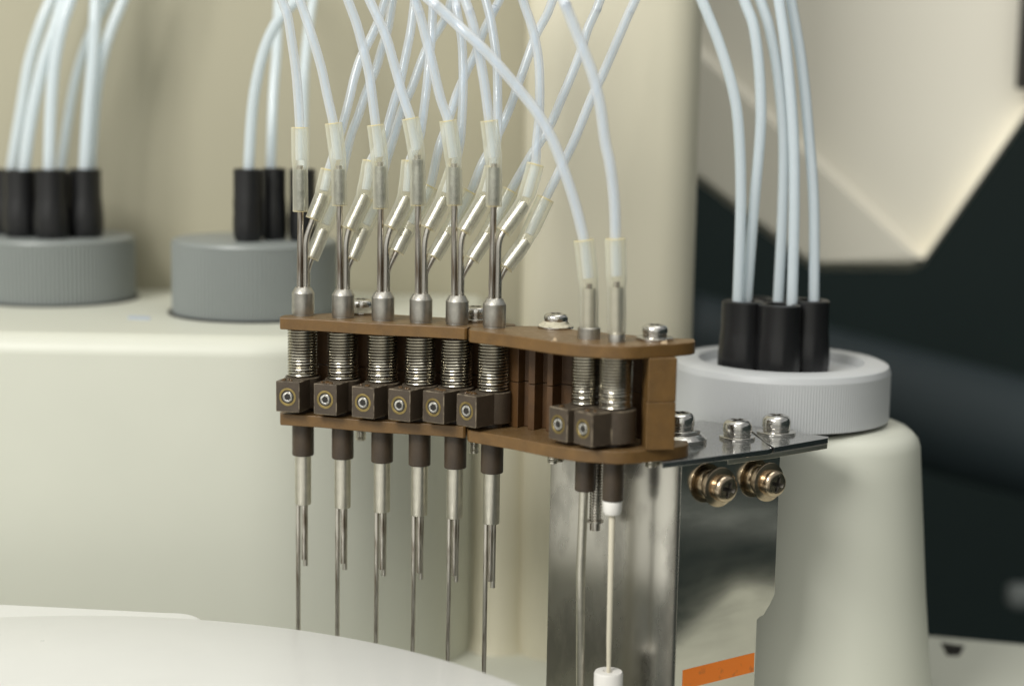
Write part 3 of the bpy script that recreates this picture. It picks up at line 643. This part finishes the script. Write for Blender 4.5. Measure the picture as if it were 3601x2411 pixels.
# ================================================================ SCREWS
def screw(S_, z, hr, label, length=0, wr=4.0, paste=False, cone=False, extra=0, F=None, matl=None, grp='pan head screws on the holder', shank=1.45, hk=.88):
    matl = matl or M['chrome']
    o = atZ(*S_, z) if F is None else F.translation.copy()
    T = thing('screw', o, label, 'screw', grp)
    F = F or frame(o, (0, 0, 1), (1, .4+random.random(), 0))
    zz = .03
    if cone:
        make('cone_washer', MB().lathe([(6.9, zz), (6.9, zz+1.0), (6.7, zz+1.15), (5.2, zz+2.3), (5.0, zz+2.35)], F, 40), matl, T); zz += 2.4
    if paste:
        make('washer', MB().lathe([(wr+.4, zz), (wr+.45, zz+.1), (wr+.4, zz+.45), (.5, zz+.5)], F, 36), matl, T)
        pm_ = MB(); LL = []; ph = [random.uniform(0, 6.3) for _ in range(4)]
        for rr0, z0_ in ((wr+.1, .4), (wr-.15, .75), (wr*.84, .95), (wr*.78, 1.35), (hr*.97, 1.8)):
            LL.append([F @ Vector((q_*cos(a_), q_*sin(a_), zz+z0_+.1*sin(5*a_+ph[2]))) for a_ in [2*pi*j/48 for j in range(48)] for q_ in [rr0*(1+.045*sin(3*a_+ph[0])+.03*sin(7*a_+ph[1]))]])
        pm_.loft(LL); make('paste', pm_, M['paste'], T); zz += 1.6
    else:
        make('washer', MB().lathe([(wr, zz), (wr+.05, zz+.1), (wr, zz+.6), (wr-.15, zz+.7), (.5, zz+.7)], F, 36), matl, T); zz += .72
        a = 2*pi*.04; k = 36
        make('spring_washer', MB().lathe([(hr*.93, zz), (hr*.96, zz+.1), (hr*.96, zz+.75), (hr*.93, zz+.85), (.5, zz+.85)], F, 36), matl, T); zz += .87
    hd_ = MB(); rd = lambda q: (lambda t: q); hh = hr*hk
    prof = [(hr*.95, 0), (hr, .15), (hr*1.01, hh*.3), (hr*1.0, hh*.55), (hr*.95, hh*.75), (hr*.84, hh*.91), (hr*.70, hh*.985), (hr*.66, hh)]
    hd_.loft([loopr(F, rd(q), zz+h_) for q, h_ in prof] + [loopr(F, cross(hr*.58, hr*.15), zz+hh-.02)], True, False)
    hd_.loft([loopr(F, cross(hr*.58, hr*.15), zz+hh-.02), loopr(F, cross(hr*.36, hr*.10), zz+hh-1.5)], False, True, mi=1)
    make('head', hd_, [matl, M['socket']], T)
    if length:
        sh = MB(); sh.tube([F @ Vector((0, 0, 0)), F @ Vector((0, 0, -length))], shank*.86, 16)
        tl = min(10, length-.2); tn = int(tl/.5); pts = []
        for i_ in range(tn*16+1):
            a = 2*pi*i_/16; pts.append(F @ Vector((shank*.9*cos(a), shank*.9*sin(a), -length+.1+tl*i_/(tn*16))))
        sh.tube(pts, .17, 5); make('threaded_shank', sh, M['barrel'], T)
    return T
def zend(xy, base): return ZT-atY(xy[0], xy[1], base.y).z
sa = (1270, 1100); sb_ = (1673, 1127); sc = (1954, 1152); sd = (2302, 1194)
for s_, e_, hr, wr, ps, lb in ((sa, (1255, 1546), 3.1, 4.1, True, 'steel screw behind the second and third nozzles'), (sb_, (1668, 1591), 3.1, 4.0, False, 'dull slotted washer screw between the fifth and sixth nozzles'),
                               (sc, (1942, 1627), 3.0, 4.1, True, 'steel screw caked with white paste on the empty stretch of the holder'), (sd, (2290, 1640), 3.05, 4.4, False, 'shiny screw at the right end of the holder')):
    b = atZ(*s_, ZT); screw(s_, ZT+.05, hr, lb, zend(e_, b), wr, ps, hk=.66)
# added grey pipe out of view, makes a streak in the bracket's reflection
tag(make('reflection_pipe', MB().tube([(400, -520, -130), (400, 60, -130)], 7, 20), M['cap'], org=(400, -520, -130)), kind='structure')
# long threaded bolt hanging in front of the bracket
b = atY(2098, 1640, -20.5); e_ = atY(2094, 1862, -20.5)
T = thing('bolt', (b.x, b.y, ZB0), 'long threaded bolt with washer hanging below the holder between the last two nozzles', 'bolt')
mb = MB(); mb.tube([(b.x, b.y, ZB0+1), (b.x, b.y, e_.z)], 1.3, 16); helix(mb, b.x, b.y, ZB0, e_.z+2.6, 1.35, .22, 24, 16); make('shank', mb, M['needle'], T)
make('washer', MB().lathe([(1.5, 1.9), (2.0, 2.0), (2.0, 2.5), (1.5, 2.6)], Matrix.Translation((b.x, b.y, e_.z)), 24), M['needle'], T)

# ================================================================ STEEL BRACKET
ZF = ZB0-.12
BR = thing('steel_bracket', (50, -15, LOW), 'mirror finished steel bracket bent at right angles that carries the holder', 'bracket')
def zp(L, z=ZF): return [(p.x, p.y) for p in (atZ(x, y, z) for x, y in L)]
f1 = zp([(2330, 1626), (2433, 1614), (2700, 1579), (2716, 1574), (2686, 1551), (2640, 1518), (2560, 1490), (2466, 1476), (2300, 1500)])
make('top_flange', MB().prism(f1, ZF-1.4, ZF), M['flange'], BR, bevel=.15)
f2 = zp([(2692, 1553), (2722, 1572), (2912, 1539), (2914, 1534), (2801, 1519), (2665, 1497), (2572, 1490), (2648, 1516)])
make('side_flange', MB().prism(f2, ZF-1.38, ZF-.02), M['flange'], BR, bevel=.12)
f3 = zp([(2560, 1594), (2722, 1572), (2910, 1540), (2912, 1535), (2801, 1519), (2665, 1497), (2560, 1490)])
make('under_flange', MB().prism(f3, ZF-2.75, ZF-1.45), M['barrel'], BR, bevel=.12)
cA = Vector((39.2, -26.2)); dA = Vector((-.79, .61)).normalized(); dB = Vector((.83, .555)).normalized()
th = 1.3; zlo = -112; zhi = ZF-1.45
pA0 = cA+dA*2.0; pB0 = cA+dB*2.0
pA0 = cA+dA*9.0; pB0 = cA+dB*2.6
mid = [(1-t)**2*pA0+2*t*(1-t)*cA+t*t*pB0 for t in [k/8 for k in range(9)]]
tA = 36.5
outer = [cA+dA*tA]+mid
def nrm2(a, b): d = (b-a).normalized(); return Vector((-d.y, d.x))
inner = []
for k in range(len(outer)):
    a = outer[max(0, k-1)]; b2 = outer[min(len(outer)-1, k+1)]; n_ = nrm2(a, b2); inner.append(outer[k]+n_*th)
mb = MB().prism([tuple(v) for v in outer]+[tuple(v) for v in reversed(inner)], zlo, zhi)
# face B: outline in (t, z), extruded along the normal
nB = Vector((dB.y, -dB.x))
def onB(sx_, sy_, off_=0):
    """point of face B seen at photo pixel"""
    d = ray(sx_, sy_); n3 = Vector((nB.x, nB.y, 0)); q = Vector((pB0.x, pB0.y, 0))+n3*off_
    t = (q-CAM).dot(n3)/d.dot(n3); return CAM+d*t
def tB(p): return (Vector((p.x, p.y))-pB0).dot(dB)
tr = tB(onB(2742, 1650)); p_n = onB(2736, 2140); p_m = onB(2662, 2178); tn_ = tB(p_m)
ol = [(0, zlo), (tn_, zlo), (tn_, p_m.z), (tn_+.8, p_m.z+.6), (tr-3.5, p_m.z+.9), (tr-1.5, p_n.z+1.6), (tr, p_n.z+4), (tr, zhi), (0, zhi)]
def B3(t, z, o_): v = pB0+dB*t+nB*o_; return (v.x, v.y, z)
mb.loft([[B3(t, z, 0) for t, z in reversed(ol)], [B3(t, z, -th) for t, z in reversed(ol)]], smooth=False, mi=1)
make('upright', mb, [M['satin'], M['mirror']], BR, bevel=.12, bang=40, sharp=25)
tp = [tB(onB(2415, 2352)), tB(onB(2652, 2300))]
z0_, z1_ = onB(2650, 2360).z, onB(2650, 2294).z
mb = MB(); mb.loft([[B3(t, z, .03) for t, z in ((tp[0]-1.2, z0_-.4), (tp[1], z0_), (tp[1], z1_), (tp[0]-1.2, z1_-.5))], [B3(t, z, .14) for t, z in ((tp[0]-1.2, z0_-.4), (tp[1], z0_), (tp[1], z1_), (tp[0]-1.2, z1_-.5))]], smooth=False)
tag(make('orange_tape', mb, M['orange'], org=B3(tp[0], z0_, 0)), 'strip of orange tape stuck across the foot of the steel bracket', 'tape')
GB = 'pan head screws on the steel bracket'
screw((2389, 1550), ZF, 3.7, 'shiny screw on a cone washer, half hidden behind the brown end post', 5, 5.2, cone=True, grp=GB)
screw((2592, 1541), ZF, 3.65, 'shiny screw in the middle of the bracket top, over its reflection', 5, 4.5, grp=GB)
screw((2729, 1523), ZF, 3.65, 'shiny screw nearest the right tip of the bracket top', 5, 5.0, grp=GB)
for (hx, hy), lb in (((2565, 1722), 'left of the two bronze toned screws on the front of the bracket'), ((2737, 1704), 'right of the two bronze toned screws on the front of the bracket')):
    Lh = 6.3
    hp_ = onB(hx, hy, Lh); n3 = Vector((nB.x, nB.y, 0)); bp_ = hp_-n3*Lh
    F = frame(bp_+n3*.02, n3, (.2, .3, 1))
    T = screw(None, 0, 3.35, lb, 3, 4.9, F=frame(bp_+n3*2.3, n3, (.15, .3, 1)), matl=M['bronze'], grp=GB, hk=.66)
    T['_o'] = T['_o']
    make('standoff', MB().lathe([(3.6, 0), (3.7, .2), (3.7, 1.3), (3.55, 1.4), (3.75, 1.5), (3.75, 2.1), (3.6, 2.28)], F, 40), M['bronze'], T)
for o in bpy.data.objects:
    if '_o' in o: del o['_o']
